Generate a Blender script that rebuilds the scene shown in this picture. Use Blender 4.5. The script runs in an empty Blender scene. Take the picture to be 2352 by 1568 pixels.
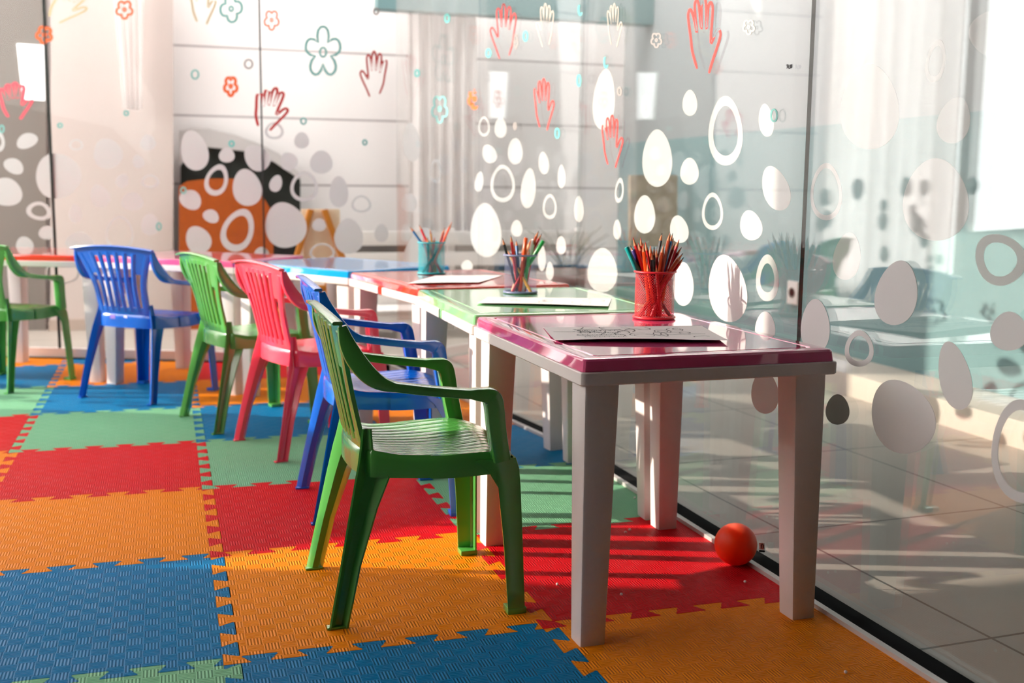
import bpy, bmesh, math, random
from mathutils import Vector, Matrix
random.seed(7)
C = bpy.context.scene.collection
SC = bpy.context.scene
U = 0.5                      # one floor mat is half a metre
R = math.radians

# ------------------------------------------------------------------ camera
CF, CYAW, CPITCH, CROLL = 2540.218, 0.302562, 0.137122, 0.010063
CP = Vector((0.831475, -3.263602, 1.403346)) * U
def cam_axes():
    f = Vector((math.sin(CYAW), math.cos(CYAW), 0)); r = Vector((math.cos(CYAW), -math.sin(CYAW), 0)); u = Vector((0, 0, 1))
    f2 = f * math.cos(CPITCH) - u * math.sin(CPITCH); u2 = u * math.cos(CPITCH) + f * math.sin(CPITCH)
    return r * math.cos(CROLL) + u2 * math.sin(CROLL), u2 * math.cos(CROLL) - r * math.sin(CROLL), f2
CR, CU, CFW = cam_axes()
cam = bpy.data.cameras.new('camera'); co = bpy.data.objects.new('camera', cam); C.objects.link(co)
m = Matrix((CR, CU, -CFW)).transposed().to_4x4(); m.translation = CP
co.matrix_world = m
cam.sensor_width = 36; cam.lens = CF * 36 / 2352; cam.clip_start = 0.02; cam.clip_end = 100
cam.dof.use_dof = True; cam.dof.focus_distance = 1.85; cam.dof.aperture_fstop = 4.5
SC.camera = co
# ------------------------------------------------------------------ world, sun, exposure
SC.view_settings.view_transform = 'Standard'; SC.view_settings.look = 'None'
SC.view_settings.gamma = 1; SC.view_settings.exposure = 0.38
try: SC.view_settings.use_curve_mapping = False
except Exception: pass
W = bpy.data.worlds.new('sky'); SC.world = W; W.use_nodes = True
wb = W.node_tree.nodes['Background']; wb.inputs[0].default_value = (1.0, 0.965, 0.95, 1); wb.inputs[1].default_value = 6.0
SUN_AZ, SUN_EL = R(-19), R(21.5)
sd = Vector((math.cos(SUN_EL) * math.cos(SUN_AZ), math.cos(SUN_EL) * math.sin(SUN_AZ), -math.sin(SUN_EL)))
sl = bpy.data.lights.new('sun', 'SUN'); sl.energy = 5.8; sl.angle = R(0.6); sl.color = (1.0, 0.86, 0.74)
so = bpy.data.objects.new('sun', sl); C.objects.link(so); so.rotation_euler = sd.to_track_quat('-Z', 'Y').to_euler(); so.location = (-4, 3, 4)
cy = SC.cycles
cy.max_bounces = 10; cy.diffuse_bounces = 5; cy.glossy_bounces = 5; cy.transmission_bounces = 8; cy.transparent_max_bounces = 24
cy.caustics_reflective = False; cy.caustics_refractive = False; cy.sample_clamp_indirect = 6
try: cy.use_denoising = True
except Exception: pass

# ------------------------------------------------------------------ pixel -> place
def ray(px, py): return CFW + CR * ((px - 1176) / CF) - CU * ((py - 784) / CF)
def at_z(px, py, z):
    d = ray(px, py); return CP + d * ((z - CP.z) / d.z)
def at_y(px, py, y):
    d = ray(px, py); return CP + d * ((y - CP.y) / d.y)
def at_wall(px, py, A, B, off=0.0):
    n = Vector((-(B[1] - A[1]), B[0] - A[0], 0)).normalized()
    d = ray(px, py); a = Vector((A[0], A[1], 0)); s = n.dot(a - CP)
    n2 = n if s < 0 else -n                     # towards the camera side
    return CP + d * (n.dot(a + n2 * off - CP) / n.dot(d)), n2

# ------------------------------------------------------------------ materials
def lin(c):
    return tuple((x / 255 / 12.92 if x / 255 <= 0.04045 else ((x / 255 + 0.055) / 1.055) ** 2.4) for x in c)
def newmat(name):
    m = bpy.data.materials.new(name); m.use_nodes = True
    return m, m.node_tree.nodes, m.node_tree.links
def mat(name, rgb, rough=0.5, spec=0.5, bump=0.0, bscale=60, var=0.0, metal=0.0, coat=0.0, sss=0.0):
    m, N, L = newmat(name); b = N['Principled BSDF']
    c = lin(rgb); b.inputs['Base Color'].default_value = (*c, 1); b.inputs['Roughness'].default_value = rough
    b.inputs['Specular IOR Level'].default_value = spec; b.inputs['Metallic'].default_value = metal
    b.inputs['Coat Weight'].default_value = coat; b.inputs['Coat Roughness'].default_value = 0.08
    if sss: b.inputs['Subsurface Weight'].default_value = sss; b.inputs['Subsurface Radius'].default_value = (1, .3, .12); b.inputs['Subsurface Scale'].default_value = 0.06
    tc = N.new('ShaderNodeTexCoord'); nz = N.new('ShaderNodeTexNoise'); nz.inputs['Scale'].default_value = bscale; nz.inputs['Detail'].default_value = 3
    L.new(tc.outputs['Object'], nz.inputs['Vector'])
    if bump:
        bp = N.new('ShaderNodeBump'); bp.inputs['Strength'].default_value = bump; bp.inputs['Distance'].default_value = 0.001
        L.new(nz.outputs['Fac'], bp.inputs['Height']); L.new(bp.outputs['Normal'], b.inputs['Normal'])
    if var:
        mr = N.new('ShaderNodeMapRange'); mr.inputs['To Min'].default_value = 1 - var; mr.inputs['To Max'].default_value = 1 + var
        mx = N.new('ShaderNodeMix'); mx.data_type = 'RGBA'; mx.blend_type = 'MULTIPLY'; mx.inputs[0].default_value = 1
        mx.inputs[6].default_value = (*c, 1); L.new(nz.outputs['Fac'], mr.inputs['Value']); L.new(mr.outputs[0], mx.inputs[7]); L.new(mx.outputs[2], b.inputs['Base Color'])
    return m
def foam(name, rgb):
    """EVA foam with a basket-weave emboss: 25 mm cells, ridges alternating in direction."""
    m, N, L = newmat(name); b = N['Principled BSDF']
    b.inputs['Base Color'].default_value = (*lin(rgb), 1); b.inputs['Roughness'].default_value = 0.42; b.inputs['Specular IOR Level'].default_value = 0.08
    tc = N.new('ShaderNodeTexCoord'); sp = N.new('ShaderNodeSeparateXYZ'); L.new(tc.outputs['Object'], sp.inputs[0])
    def M(op, a, bb=None, c=None):
        n = N.new('ShaderNodeMath'); n.operation = op
        for i, v in enumerate((a, bb, c)):
            if v is None: continue
            if isinstance(v, (int, float)): n.inputs[i].default_value = v
            else: L.new(v, n.inputs[i])
        return n.outputs[0]
    cell = 0.025
    cx = M('DIVIDE', sp.outputs[0], cell); cyy = M('DIVIDE', sp.outputs[1], cell)
    ck = M('MODULO', M('ADD', M('ADD', M('FLOOR', cx), M('FLOOR', cyy)), 1000), 2)
    rx = M('SINE', M('MULTIPLY', cx, 2 * math.pi * 5)); ry = M('SINE', M('MULTIPLY', cyy, 2 * math.pi * 5))
    h = M('ADD', M('MULTIPLY', rx, ck), M('MULTIPLY', ry, M('SUBTRACT', 1, ck)))
    fx = M('ABSOLUTE', M('SUBTRACT', M('FRACT', cx), 0.5)); fy = M('ABSOLUTE', M('SUBTRACT', M('FRACT', cyy), 0.5))
    edge = M('GREATER_THAN', M('MAXIMUM', fx, fy), 0.455)
    h2 = M('SUBTRACT', M('MULTIPLY', h, 0.5), M('MULTIPLY', edge, 0.7))
    bp = N.new('ShaderNodeBump'); bp.inputs['Strength'].default_value = 1.0; bp.inputs['Distance'].default_value = 0.0011
    L.new(h2, bp.inputs['Height']); L.new(bp.outputs['Normal'], b.inputs['Normal'])
    nz = N.new('ShaderNodeTexNoise'); nz.inputs['Scale'].default_value = 9; L.new(tc.outputs['Object'], nz.inputs['Vector'])
    mr = N.new('ShaderNodeMapRange'); mr.inputs['To Min'].default_value = 0.38; mr.inputs['To Max'].default_value = 0.6
    L.new(nz.outputs['Fac'], mr.inputs['Value']); L.new(mr.outputs[0], b.inputs['Roughness'])
    return m
def glass(name, tint, ior=1.5):
    m, N, L = newmat(name); N.remove(N['Principled BSDF']); out = N['Material Output']
    t = N.new('ShaderNodeBsdfTransparent'); t.inputs[0].default_value = (*tint, 1)
    g = N.new('ShaderNodeBsdfGlossy'); g.inputs['Roughness'].default_value = 0.0; g.inputs[0].default_value = (0.97, 1, 1, 1)
    f = N.new('ShaderNodeFresnel'); x = N.new('ShaderNodeMixShader')
    ge = N.new('ShaderNodeNewGeometry'); mr = N.new('ShaderNodeMapRange'); mr.inputs['To Min'].default_value = ior; mr.inputs['To Max'].default_value = 1 / ior
    L.new(ge.outputs['Backfacing'], mr.inputs['Value']); L.new(mr.outputs[0], f.inputs[0])      # same reflectance from both faces
    L.new(f.outputs[0], x.inputs[0]); L.new(t.outputs[0], x.inputs[1]); L.new(g.outputs[0], x.inputs[2]); L.new(x.outputs[0], out.inputs[0])
    return m
def frosted(name, rgb, clear=0.3, trans=0.5):
    m, N, L = newmat(name); N.remove(N['Principled BSDF']); out = N['Material Output']
    t = N.new('ShaderNodeBsdfTransparent'); d = N.new('ShaderNodeBsdfDiffuse'); tl = N.new('ShaderNodeBsdfTranslucent')
    c = (*lin(rgb), 1); d.inputs[0].default_value = c; tl.inputs[0].default_value = c
    a = N.new('ShaderNodeMixShader'); a.inputs[0].default_value = trans; b = N.new('ShaderNodeMixShader'); b.inputs[0].default_value = 1 - clear
    L.new(d.outputs[0], a.inputs[1]); L.new(tl.outputs[0], a.inputs[2]); L.new(t.outputs[0], b.inputs[1]); L.new(a.outputs[0], b.inputs[2]); L.new(b.outputs[0], out.inputs[0])
    return m
def grid_lines(name, rgb, line, sx, sz, width, axes, org=(0, 0), rot=0.0, rough=0.5, var=0.06):
    """flat colour ruled with joints every sx / sz metres along two object axes"""
    m, N, L = newmat(name); b = N['Principled BSDF']; b.inputs['Roughness'].default_value = rough
    tc = N.new('ShaderNodeTexCoord'); mp = N.new('ShaderNodeMapping'); mp.inputs['Rotation'].default_value = (0, 0, rot); mp.vector_type = 'TEXTURE'
    mp.inputs['Location'].default_value = (org[0], org[1], 0)
    L.new(tc.outputs['Object'], mp.inputs[0]); sp = N.new('ShaderNodeSeparateXYZ'); L.new(mp.outputs[0], sp.inputs[0])
    facs = []
    for ax, s in zip(axes, (sx, sz)):
        if not s: continue
        dv = N.new('ShaderNodeMath'); dv.operation = 'DIVIDE'; dv.inputs[1].default_value = s; L.new(sp.outputs[ax], dv.inputs[0])
        fr = N.new('ShaderNodeMath'); fr.operation = 'FRACT'; L.new(dv.outputs[0], fr.inputs[0])
        pp = N.new('ShaderNodeMath'); pp.operation = 'PINGPONG'; pp.inputs[1].default_value = 0.5; L.new(fr.outputs[0], pp.inputs[0])
        lt = N.new('ShaderNodeMath'); lt.operation = 'LESS_THAN'; lt.inputs[1].default_value = width / s / 2; L.new(pp.outputs[0], lt.inputs[0]); facs.append(lt.outputs[0])
    f = facs[0]
    if len(facs) > 1:
        mxm = N.new('ShaderNodeMath'); mxm.operation = 'MAXIMUM'; L.new(facs[0], mxm.inputs[0]); L.new(facs[1], mxm.inputs[1]); f = mxm.outputs[0]
    nz = N.new('ShaderNodeTexNoise'); nz.inputs['Scale'].default_value = 4; nz.inputs['Detail'].default_value = 8; nz.inputs['Roughness'].default_value = .7; L.new(tc.outputs['Object'], nz.inputs['Vector'])
    mr = N.new('ShaderNodeMapRange'); mr.inputs['To Min'].default_value = 1 - var; mr.inputs['To Max'].default_value = 1 + var; L.new(nz.outputs['Fac'], mr.inputs['Value'])
    mu = N.new('ShaderNodeMix'); mu.data_type = 'RGBA'; mu.blend_type = 'MULTIPLY'; mu.inputs[0].default_value = 1; mu.inputs[6].default_value = (*lin(rgb), 1); L.new(mr.outputs[0], mu.inputs[7])
    mx = N.new('ShaderNodeMix'); mx.data_type = 'RGBA'; L.new(f, mx.inputs[0]); L.new(mu.outputs[2], mx.inputs[6]); mx.inputs[7].default_value = (*lin(line), 1)
    L.new(mx.outputs[2], b.inputs['Base Color'])
    return m

GREEN, BLUE, YELLOW, RED = 'green', 'blue', 'yellow', 'red'
M_foam = {GREEN: foam('foam_green', (122, 184, 142)), BLUE: foam('foam_blue', (0, 116, 170)), YELLOW: foam('foam_yellow', (240, 136, 14)), RED: foam('foam_red', (212, 16, 28))}
M_chair = {'green': mat('plastic_green', (82, 164, 74), .22, .5, .04, 300, 0, 0, .6), 'blue': mat('plastic_blue', (0, 96, 204), .22, .5, .04, 300, 0, 0, .5), 'pink': mat('plastic_pink', (240, 66, 92), .24, .5, .04, 300, 0, 0, .5)}
M_top = {'pink': mat('top_pink', (226, 92, 142), .05, .8, .012, 14, 0, 0, .8), 'mint': mat('top_mint', (140, 208, 144), .05, .8, .012, 14, 0, 0, .8), 'red': mat('top_red', (226, 58, 44), .05, .8, .012, 14, 0, 0, .8), 'blue': mat('top_blue', (14, 158, 236), .05, .8, .012, 14, 0, 0, .8)}
M_leg = mat('white_plastic', (228, 219, 215), .35, .5, .08, 400, .02)
M_glass = glass('clear_glass', (0.96, 0.975, 0.97), 1.15)
M_glass_edge = mat('glass_edge', (128, 158, 148), .15, .8)
M_frost = frosted('frosted_vinyl', (234, 233, 232), .2, .28)
M_frost_grey = frosted('grey_frosted', (92, 98, 92), .3, .3)  # darker grey film, the one oval's own colour
M_black = mat('black_channel', (12, 12, 13), .9, .1)
M_alu = mat('aluminium_strip', (205, 200, 196), .35, .5, 0, 60, .03, .2)
M_paper = mat('paper', (244, 238, 236), .7, .2)
M_ink = mat('ink', (22, 20, 24), .6)

# ------------------------------------------------------------------ object helpers
def finish(bm, angle=35):
    bmesh.ops.recalc_face_normals(bm, faces=bm.faces[:])
    for e in bm.edges:
        e.smooth = not (len(e.link_faces) == 2 and e.calc_face_angle(0) > R(angle))
    for f in bm.faces: f.smooth = True
def obj(name, bm, m, parent=None, angle=35):
    finish(bm, angle)
    me = bpy.data.meshes.new(name); bm.to_mesh(me); bm.free(); me.materials.append(m)
    o = bpy.data.objects.new(name, me); C.objects.link(o)
    if parent is not None: o.parent = parent
    return o
def empty(name, loc=(0, 0, 0), rz=0.0):
    o = bpy.data.objects.new(name, None); o.empty_display_size = .05; C.objects.link(o); o.location = loc; o.rotation_euler = (0, 0, rz); return o
def tag(o, label, cat, group=None):
    o['label'] = label; o['category'] = cat
    if group: o['group'] = group
    return o
def struct(o, label=None):
    o['kind'] = 'structure'
    if label: o['label'] = label
    return o
def copy_tree(o, parent=None, mats=None):
    c = o.copy(); C.objects.link(c)
    if parent is not None: c.parent = parent
    if mats and c.type == 'MESH':
        old = c.data.materials[0]
        if old in mats:
            key = (c.data.name, mats[old].name)
            if key not in MESHCACHE:
                d = c.data.copy(); d.materials[0] = mats[old]; MESHCACHE[key] = d
            c.data = MESHCACHE[key]
    for ch in list(o.children): copy_tree(ch, c, mats)
    return c
MESHCACHE = {}
def box(bm, a, b, bev=0.0, seg=2, mtx=None):
    c = [(x, y, z) for z in (a[2], b[2]) for y in (a[1], b[1]) for x in (a[0], b[0])]
    v = [bm.verts.new(p) for p in c]
    F = [bm.faces.new([v[i] for i in q]) for q in ((0, 2, 3, 1), (4, 5, 7, 6), (0, 1, 5, 4), (2, 6, 7, 3), (0, 4, 6, 2), (1, 3, 7, 5))]
    if bev:
        es = {e for f in F for e in f.edges}
        r = bmesh.ops.bevel(bm, geom=list(es), offset=bev, segments=seg, affect='EDGES', profile=.6)
        v = list({x for f in r['faces'] for x in f.verts} | {x for x in v if x.is_valid})
    if mtx is not None: bmesh.ops.transform(bm, matrix=mtx, verts=[x for x in v if x.is_valid])
    return v
def sweep(bm, path, secs, up=Vector((0, 0, 1)), caps=True, side=None):
    """loft cross-sections (list of 2-D points: side, up) along a path of points"""
    rings = []
    n = len(path)
    for i, p in enumerate(path):
        t = (path[min(i + 1, n - 1)] - path[max(i - 1, 0)]).normalized()
        s = (side if side is not None else t.cross(up)).normalized(); u2 = s.cross(t).normalized()
        if side is not None: s = t.cross(u2).normalized()
        sec = secs[i] if isinstance(secs[0][0], (list, tuple)) else secs
        rings.append([bm.verts.new(p + s * a + u2 * b) for a, b in sec])
    k = len(rings[0])
    for i in range(n - 1):
        for j in range(k):
            bm.faces.new((rings[i][j], rings[i][(j + 1) % k], rings[i + 1][(j + 1) % k], rings[i + 1][j]))
    if caps:
        bm.faces.new(list(reversed(rings[0]))); bm.faces.new(rings[-1])
    return rings
def rrect(w, h, r, seg=3):
    pts = []
    for cx, cy_, a0 in ((w / 2 - r, h / 2 - r, 0), (-w / 2 + r, h / 2 - r, 90), (-w / 2 + r, -h / 2 + r, 180), (w / 2 - r, -h / 2 + r, 270)):
        for i in range(seg + 1):
            a = R(a0 + 90 * i / seg); pts.append((cx + r * math.cos(a), cy_ + r * math.sin(a)))
    return pts
def smooth_path(pts, k=8):
    """Catmull-Rom through points"""
    P = [Vector(p) for p in pts]; P = [P[0] * 2 - P[1]] + P + [P[-1] * 2 - P[-2]]; out = []
    for i in range(1, len(P) - 2):
        for j in range(k):
            t = j / k; a, b, c, d = P[i - 1:i + 3]
            out.append(0.5 * ((2 * b) + (c - a) * t + (2 * a - 5 * b + 4 * c - d) * t * t + (3 * b - a - 3 * c + d) * t ** 3))
    out.append(P[-2]); return out
def lathe(bm, prof, seg=32, close=False, ctr=(0, 0, 0)):
    rings = []
    for r, z in prof:
        rings.append([bm.verts.new((ctr[0] + r * math.cos(2 * math.pi * i / seg), ctr[1] + r * math.sin(2 * math.pi * i / seg), ctr[2] + z)) for i in range(seg)])
    for a, b in zip(rings, rings[1:] + ([rings[0]] if close else [])):
        for i in range(seg): bm.faces.new((a[i], a[(i + 1) % seg], b[(i + 1) % seg], b[i]))
    return rings
def prism(bm, pts, vec):
    """closed polygon (3-D points) given a thickness vector"""
    a = [bm.verts.new(p) for p in pts]; b = [bm.verts.new(Vector(p) + vec) for p in pts]
    n = len(a)
    fs = []
    for ring in (a, b):
        es = []
        for i in range(n):
            e = bm.edges.get((ring[i], ring[(i + 1) % n])) or bm.edges.new((ring[i], ring[(i + 1) % n])); es.append(e)
        bmesh.ops.triangle_fill(bm, use_beauty=True, edges=es)
    for i in range(n): bm.faces.new((a[i], a[(i + 1) % n], b[(i + 1) % n], b[i]))
def slab_with_holes(bm, outer, holes, vec):
    loops = [outer] + holes; top = []; 
    for k in (0, 1):
        es = []
        rings = []
        for lp in loops:
            vs = [bm.verts.new(Vector(p) + vec * k) for p in lp]; rings.append(vs)
            for i in range(len(vs)): es.append(bm.edges.new((vs[i], vs[(i + 1) % len(vs)])))
        bmesh.ops.triangle_fill(bm, use_beauty=True, edges=es); top.append(rings)
    for ra, rb in zip(*top):
        for i in range(len(ra)):
            bm.faces.new((ra[i], ra[(i + 1) % len(ra)], rb[(i + 1) % len(ra)], rb[i]))

# ------------------------------------------------------------------ the room
def P2(x, y, z=0.0): return Vector((x * U, y * U, z * U))
XW = -3.0; YB = 9.0; XR = 6.0; YF = -5.5; ZC = 5.2; ZF = -0.04
M_floor = grid_lines('stone_tiles', (168, 158, 148), (74, 66, 60), 0.6, 0.6, 0.006, (0, 1), (3.321 * U, .769 * U), R(2.5), .42, .16)
M_wallw = grid_lines('white_panels', (242, 235, 233), (168, 158, 158), 0, 0.355, 0.010, (0, 2), (0, 0), 0, .5, .02)
M_plain = mat('white_paint', (226, 220, 216), .7, .3, .1, 90, .02)
M_brown = mat('brown_paint', (62, 50, 42), .7, .3, .1, 60, .03)
M_teal = mat('teal_paint', (116, 146, 148), .6, .3, .1, 60, .05)
M_grey = mat('grey_paint', (132, 124, 118), .6, .3, .1, 60, .05)
M_beige = mat('beige_paint', (208, 194, 188), .7, .3, .1, 60, .03)
bm = bmesh.new(); box(bm, (XW * U, YF * U, ZF * U - .05), (XR * U, YB * U, ZF * U)); struct(obj('floor', bm, M_floor))
bm = bmesh.new()                                   # roof; its strips behind and to the right are opened to add sky light
slab_with_holes(bm, [(x * U, y * U, ZC * U) for x, y in ((XW - .2, YF - .2), (XR + .2, YF - .2), (XR + .2, YB + .2), (XW - .2, YB + .2))],
                [[(x * U, y * U, ZC * U) for x, y in ((XW + .1, 6.5), (5.8, 6.5), (5.8, YB - .1), (XW + .1, YB - .1))], [(x * U, y * U, ZC * U) for x, y in ((3.9, 4.4), (5.7, 4.4), (5.7, 6.3), (3.9, 6.3))]], Vector((0, 0, .08)))
struct(obj('ceiling', bm, M_brown))
bm = bmesh.new(); box(bm, (XW * U - .1, YB * U, ZF * U - .05), (XR * U + .1, YB * U + .1, 6.7 * U)); struct(obj('wall_back', bm, M_wallw))  # top raised above the roof to block the sun
bm = bmesh.new(); box(bm, (XW * U - .1, YF * U - .1, ZF * U - .05), (XR * U + .1, YF * U, ZC * U)); struct(obj('wall_front', bm, M_brown))
bm = bmesh.new(); box(bm, (XR * U, YF * U, 1.94 * U), (XR * U + .1, YB * U, ZC * U)); struct(obj('wall_right', bm, mat('pale_grey_paint', (150, 156, 157), .7, .3, .1, 90, .02)))
bm = bmesh.new(); box(bm, (XR * U - .02, YF * U, ZF * U - .05), (XR * U + .08, YB * U, 1.94 * U)); struct(obj('trim_1', bm, M_teal), 'teal lower wall panel behind the glass')
bm = bmesh.new(); box(bm, (5.45 * U, YF * U, ZF * U - .02), (XR * U - .02, 7.6 * U, .12 * U), .006); struct(obj('trim_2', bm, mat('pale_plinth', (206, 192, 180), .5, .4, .1, 50, .05)), 'pale stone plinth along the teal wall')
# left wall with its windows and an added fill opening
WIN = [(2.19, 1.40), (2.25, 1.62), (2.90, 2.08), (4.98, 2.32), (5.2, 1.1), (6.4, 1.0), (6.4, 4.95), (2.46, 4.95), (2.42, 2.9), (2.08, 2.45), (2.08, 2.12), (2.19, 2.0)]
WIN_FILL = [(-1.2, 2.2), (1.7, 2.2), (1.7, 4.9), (-1.2, 4.9)]  # opening added for fill light on the near side
WIN2 = [(6.55, .25), (8.9, .25), (8.9, 4.9), (6.55, 4.9)]
bm = bmesh.new()
slab_with_holes(bm, [(XW * U, y * U, z * U) for y, z in ((YF, ZF - .1), (YB, ZF - .1), (YB, 7.2), (6.4, 7.2), (6.4, ZC), (YF, ZC))], [[(XW * U, y * U, z * U) for y, z in w] for w in (WIN, WIN2, WIN_FILL)], Vector((-.06, 0, 0)))  # far end raised above the roof to block the sun
struct(obj('wall_left', bm, M_plain))

# ------------------------------------------------------------------ glass enclosure
CORN = (2.56 * U, 5.31 * U); S1 = (2.972 * U, .165 * U); S2 = (2.95 * U, 2.35 * U); R0 = (2.995 * U, -3.0 * U)
B1 = (1.567 * U, 5.713 * U); B2 = (-.03 * U, 6.361 * U); B3 = (-1.4 * U, 6.918 * U); L1 = (-1.4 * U, 4.2 * U)
PANES = {}
GH = 3.6 * U
def pane(name, A, B, label, gap=.0007, seal=True):
    a = Vector((A[0], A[1], 0)); b = Vector((B[0], B[1], 0)); d = (b - a).normalized(); n = Vector((-d.y, d.x, 0))
    a2 = a + d * gap; b2 = b - d * gap
    bm = bmesh.new(); t = .004
    prism(bm, [a2 - n * t + Vector((0, 0, -.008)), b2 - n * t + Vector((0, 0, -.008)), b2 + n * t + Vector((0, 0, -.008)), a2 + n * t + Vector((0, 0, -.008))], Vector((0, 0, GH)))
    o = struct(obj(name, bm, M_glass), label); o.data.materials.append(M_glass_edge)
    for f in o.data.polygons:
        if abs(f.normal.dot(n)) < .5 and name == 'window_1': f.material_index = 1
    PANES[name] = (o, A, B)
    if name in ('window_1', 'window_2', 'window_3'): o.data.materials[0] = M_glass_r
    return o
M_glass_r = glass('reflective_glass', (0.955, 0.972, 0.968), 1.6)
pane('window_1', R0, S1, 'glass panel beside the pink table at the right')
pane('window_2', S1, S2, 'glass panel behind the red pencil cup')
pane('window_3', S2, CORN, 'glass panel behind the blue pencil cup')
pane('window_4', CORN, B1, 'back glass panel with a big teal flower')
pane('window_5', B1, B2, 'back glass panel before the dark alcove')
pane('window_6', B2, B3, 'back glass panel before the grey door')
pane('window_7', B3, L1, 'glass panel on the left side')
k = 1
def channel(name, A, B, w, z0, z1, m, side=0.0, label=None):
    a = Vector((A[0], A[1], 0)); b = Vector((B[0], B[1], 0)); d = (b - a).normalized(); n = Vector((-d.y, d.x, 0))
    q = CP.copy(); q.z = 0
    if n.dot(q - a) < 0: n = -n
    a = a + n * side; b = b + n * side; bm = bmesh.new(); V = Vector((0, 0, z0))
    prism(bm, [a - n * w / 2 + V, b - n * w / 2 + V, b + n * w / 2 + V, a + n * w / 2 + V], Vector((0, 0, z1 - z0)))
    return struct(obj(name, bm, m), label)
def mid_z(o): return o
for i, (A, B) in enumerate(((R0, S1), (S1, S2), (S2, CORN))):
    channel('trim_%d' % (10 + i), A, B, .044, ZF * U, .004, M_black, .004, 'black base channel under the glass')
    channel('trim_%d' % (20 + i), A, B, .012, ZF * U, .008, M_alu, .032, 'pale strip along the mat edge')
for i, (A, B) in enumerate(((CORN, B1), (B1, B2), (B2, B3))):
    channel('trim_%d' % (30 + i), A, B, .03, ZF * U, .040, M_leg, -.004, 'white base rail under the back glass')
    channel('trim_%d' % (40 + i), A, B, .012, ZF * U, .004, M_black, .018, 'dark line under the back glass')
def seam(name, A, w, m):
    bm = bmesh.new(); box(bm, (A[0] - w, A[1] - w, 0), (A[0] + w, A[1] + w, GH - .008)); return struct(obj(name, bm, m), 'dark seal strip between two glass panels')
M_seal = mat('seal', (60, 70, 66), .4)
seam('trim_50', B1, .003, mat('seal_dark', (44, 42, 44), .5)); seam('trim_51', B2, .0055, M_seal)

# ------------------------------------------------------------------ stickers on the glass
def paneof(px, py):
    if px > 1838 - 58 * py / 1330: return 'window_1'
    if px > 1338: return 'window_2'
    if px > 907: return 'window_3'
    if px > 595 + 12 * py / 333: return 'window_4'
    if px > 92 + 25 * py / 520: return 'window_5'
    return 'window_6'
def sticker(name, loops, m, pn, label=None, off=.0046, th=.0005):
    """outline(s) laid on the pane's inner face; the first loop is the outside, others are holes"""
    if m in (M_frost, M_frost_grey) and loops[0][0][1] < 640: off = -.0052                     # the higher frosted film is on the far face of the glass
    o, A, B = PANES[pn]; bm = bmesh.new(); L3 = []
    for lp in loops:
        L3.append([at_wall(x, y, A, B, off)[0] for x, y in lp])
    n = at_wall(loops[0][0][0], loops[0][0][1], A, B)[1]
    slab_with_holes(bm, L3[0], L3[1:], n * th)
    s = obj(name, bm, m, o)
    if label: s['label'] = label
    return s
def egg(x, y, w, h, rot=0, k=.16, n=36, s=1.0):
    out = []; c, s_ = math.cos(R(rot)), math.sin(R(rot))
    for i in range(n):
        t = 2 * math.pi * i / n; a = w / 2 * s * math.cos(t) * (1 - k * math.sin(t)); b = h / 2 * s * math.sin(t)
        a, b = a, -b
        out.append((x + a * c - b * s_, y + a * s_ + b * c))
    return out
EGGS = [  # x y w h rot
 (62,323,50,34,-22),(32,381,48,34,28),(132,402,104,104,-30),(12,440,80,64,10),(108,534,38,32,0),(56,563,40,40,-20),
 (446,345,62,94,-14),(521,356,36,34,0),(590,362,54,66,-45),(567,430,66,86,-12),(634,421,28,40,18),(655,516,94,106,-18),(438,458,52,44,30),(485,496,38,30,25),(455,550,56,66,-30),
 (663,370,40,42,-30),(693,322,34,38,0),(601,580,32,26,0),(733,516,32,30,0),(801,542,66,82,0),(876,535,32,42,0),(738,372,52,54,0),(778,440,44,72,0),
 (247,352,66,70,-20),(340,327,36,36,0),(318,371,26,32,-20),(229,450,44,54,-25),(304,462,50,42,0),(281,415,28,34,30),(173,490,30,42,0),(184,556,66,46,10),(345,515,42,50,0),
 (945,326,40,90,-6),(940,465,36,44,0),(1150,293,28,46,0),(1124,353,32,44,-20),(1184,347,34,60,0),(1101,417,20,46,8),(1116,528,70,124,-3),(1214,432,34,92,5),(1249,374,24,52,-5),(1290,405,18,54,0),
 (1187,524,26,38,0),(1388,228,50,140,4),(1481,492,48,88,0),(1510,363,68,132,0),(1584,393,42,62,0),(1560,526,42,64,-10),(1384,620,68,102,0),(1263,622,18,42,0),(1289,563,22,42,0),(1073,610,26,26,0),(960,575,56,110,20),
 (1570,652,46,100,0),(1671,662,86,156,-8),(1782,432,60,106,-18),(1725,517,50,70,-12),(1758,752,46,74,0),(1418,527,18,46,0),(1760,276,34,76,-6),(1585,236,34,60,0),(1330,480,22,60,0),(1245,592,18,60,0),
 (1873,748,66,124,0),(1946,588,62,110,8),(2060,672,96,150,10),(1998,245,134,196,0),(2150,458,150,190,0),(2072,955,140,176,-25),(2193,862,72,160,-12),(1924,940,54,70,0),(2318,760,86,90,0),(1757,900,62,100,-4),(2288,78,120,110,30),(2192,276,74,108,15),(2376,340,140,220,-6)]
for e in EGGS:
    nm = 'frosted_egg_sticker'
    sticker(nm, [egg(*e)], M_frost_grey if e[:2] == (1924, 940) else M_frost, paneof(e[0], e[1]), 'dark grey oval sticker' if e[:2] == (1924, 940) else None)
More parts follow.
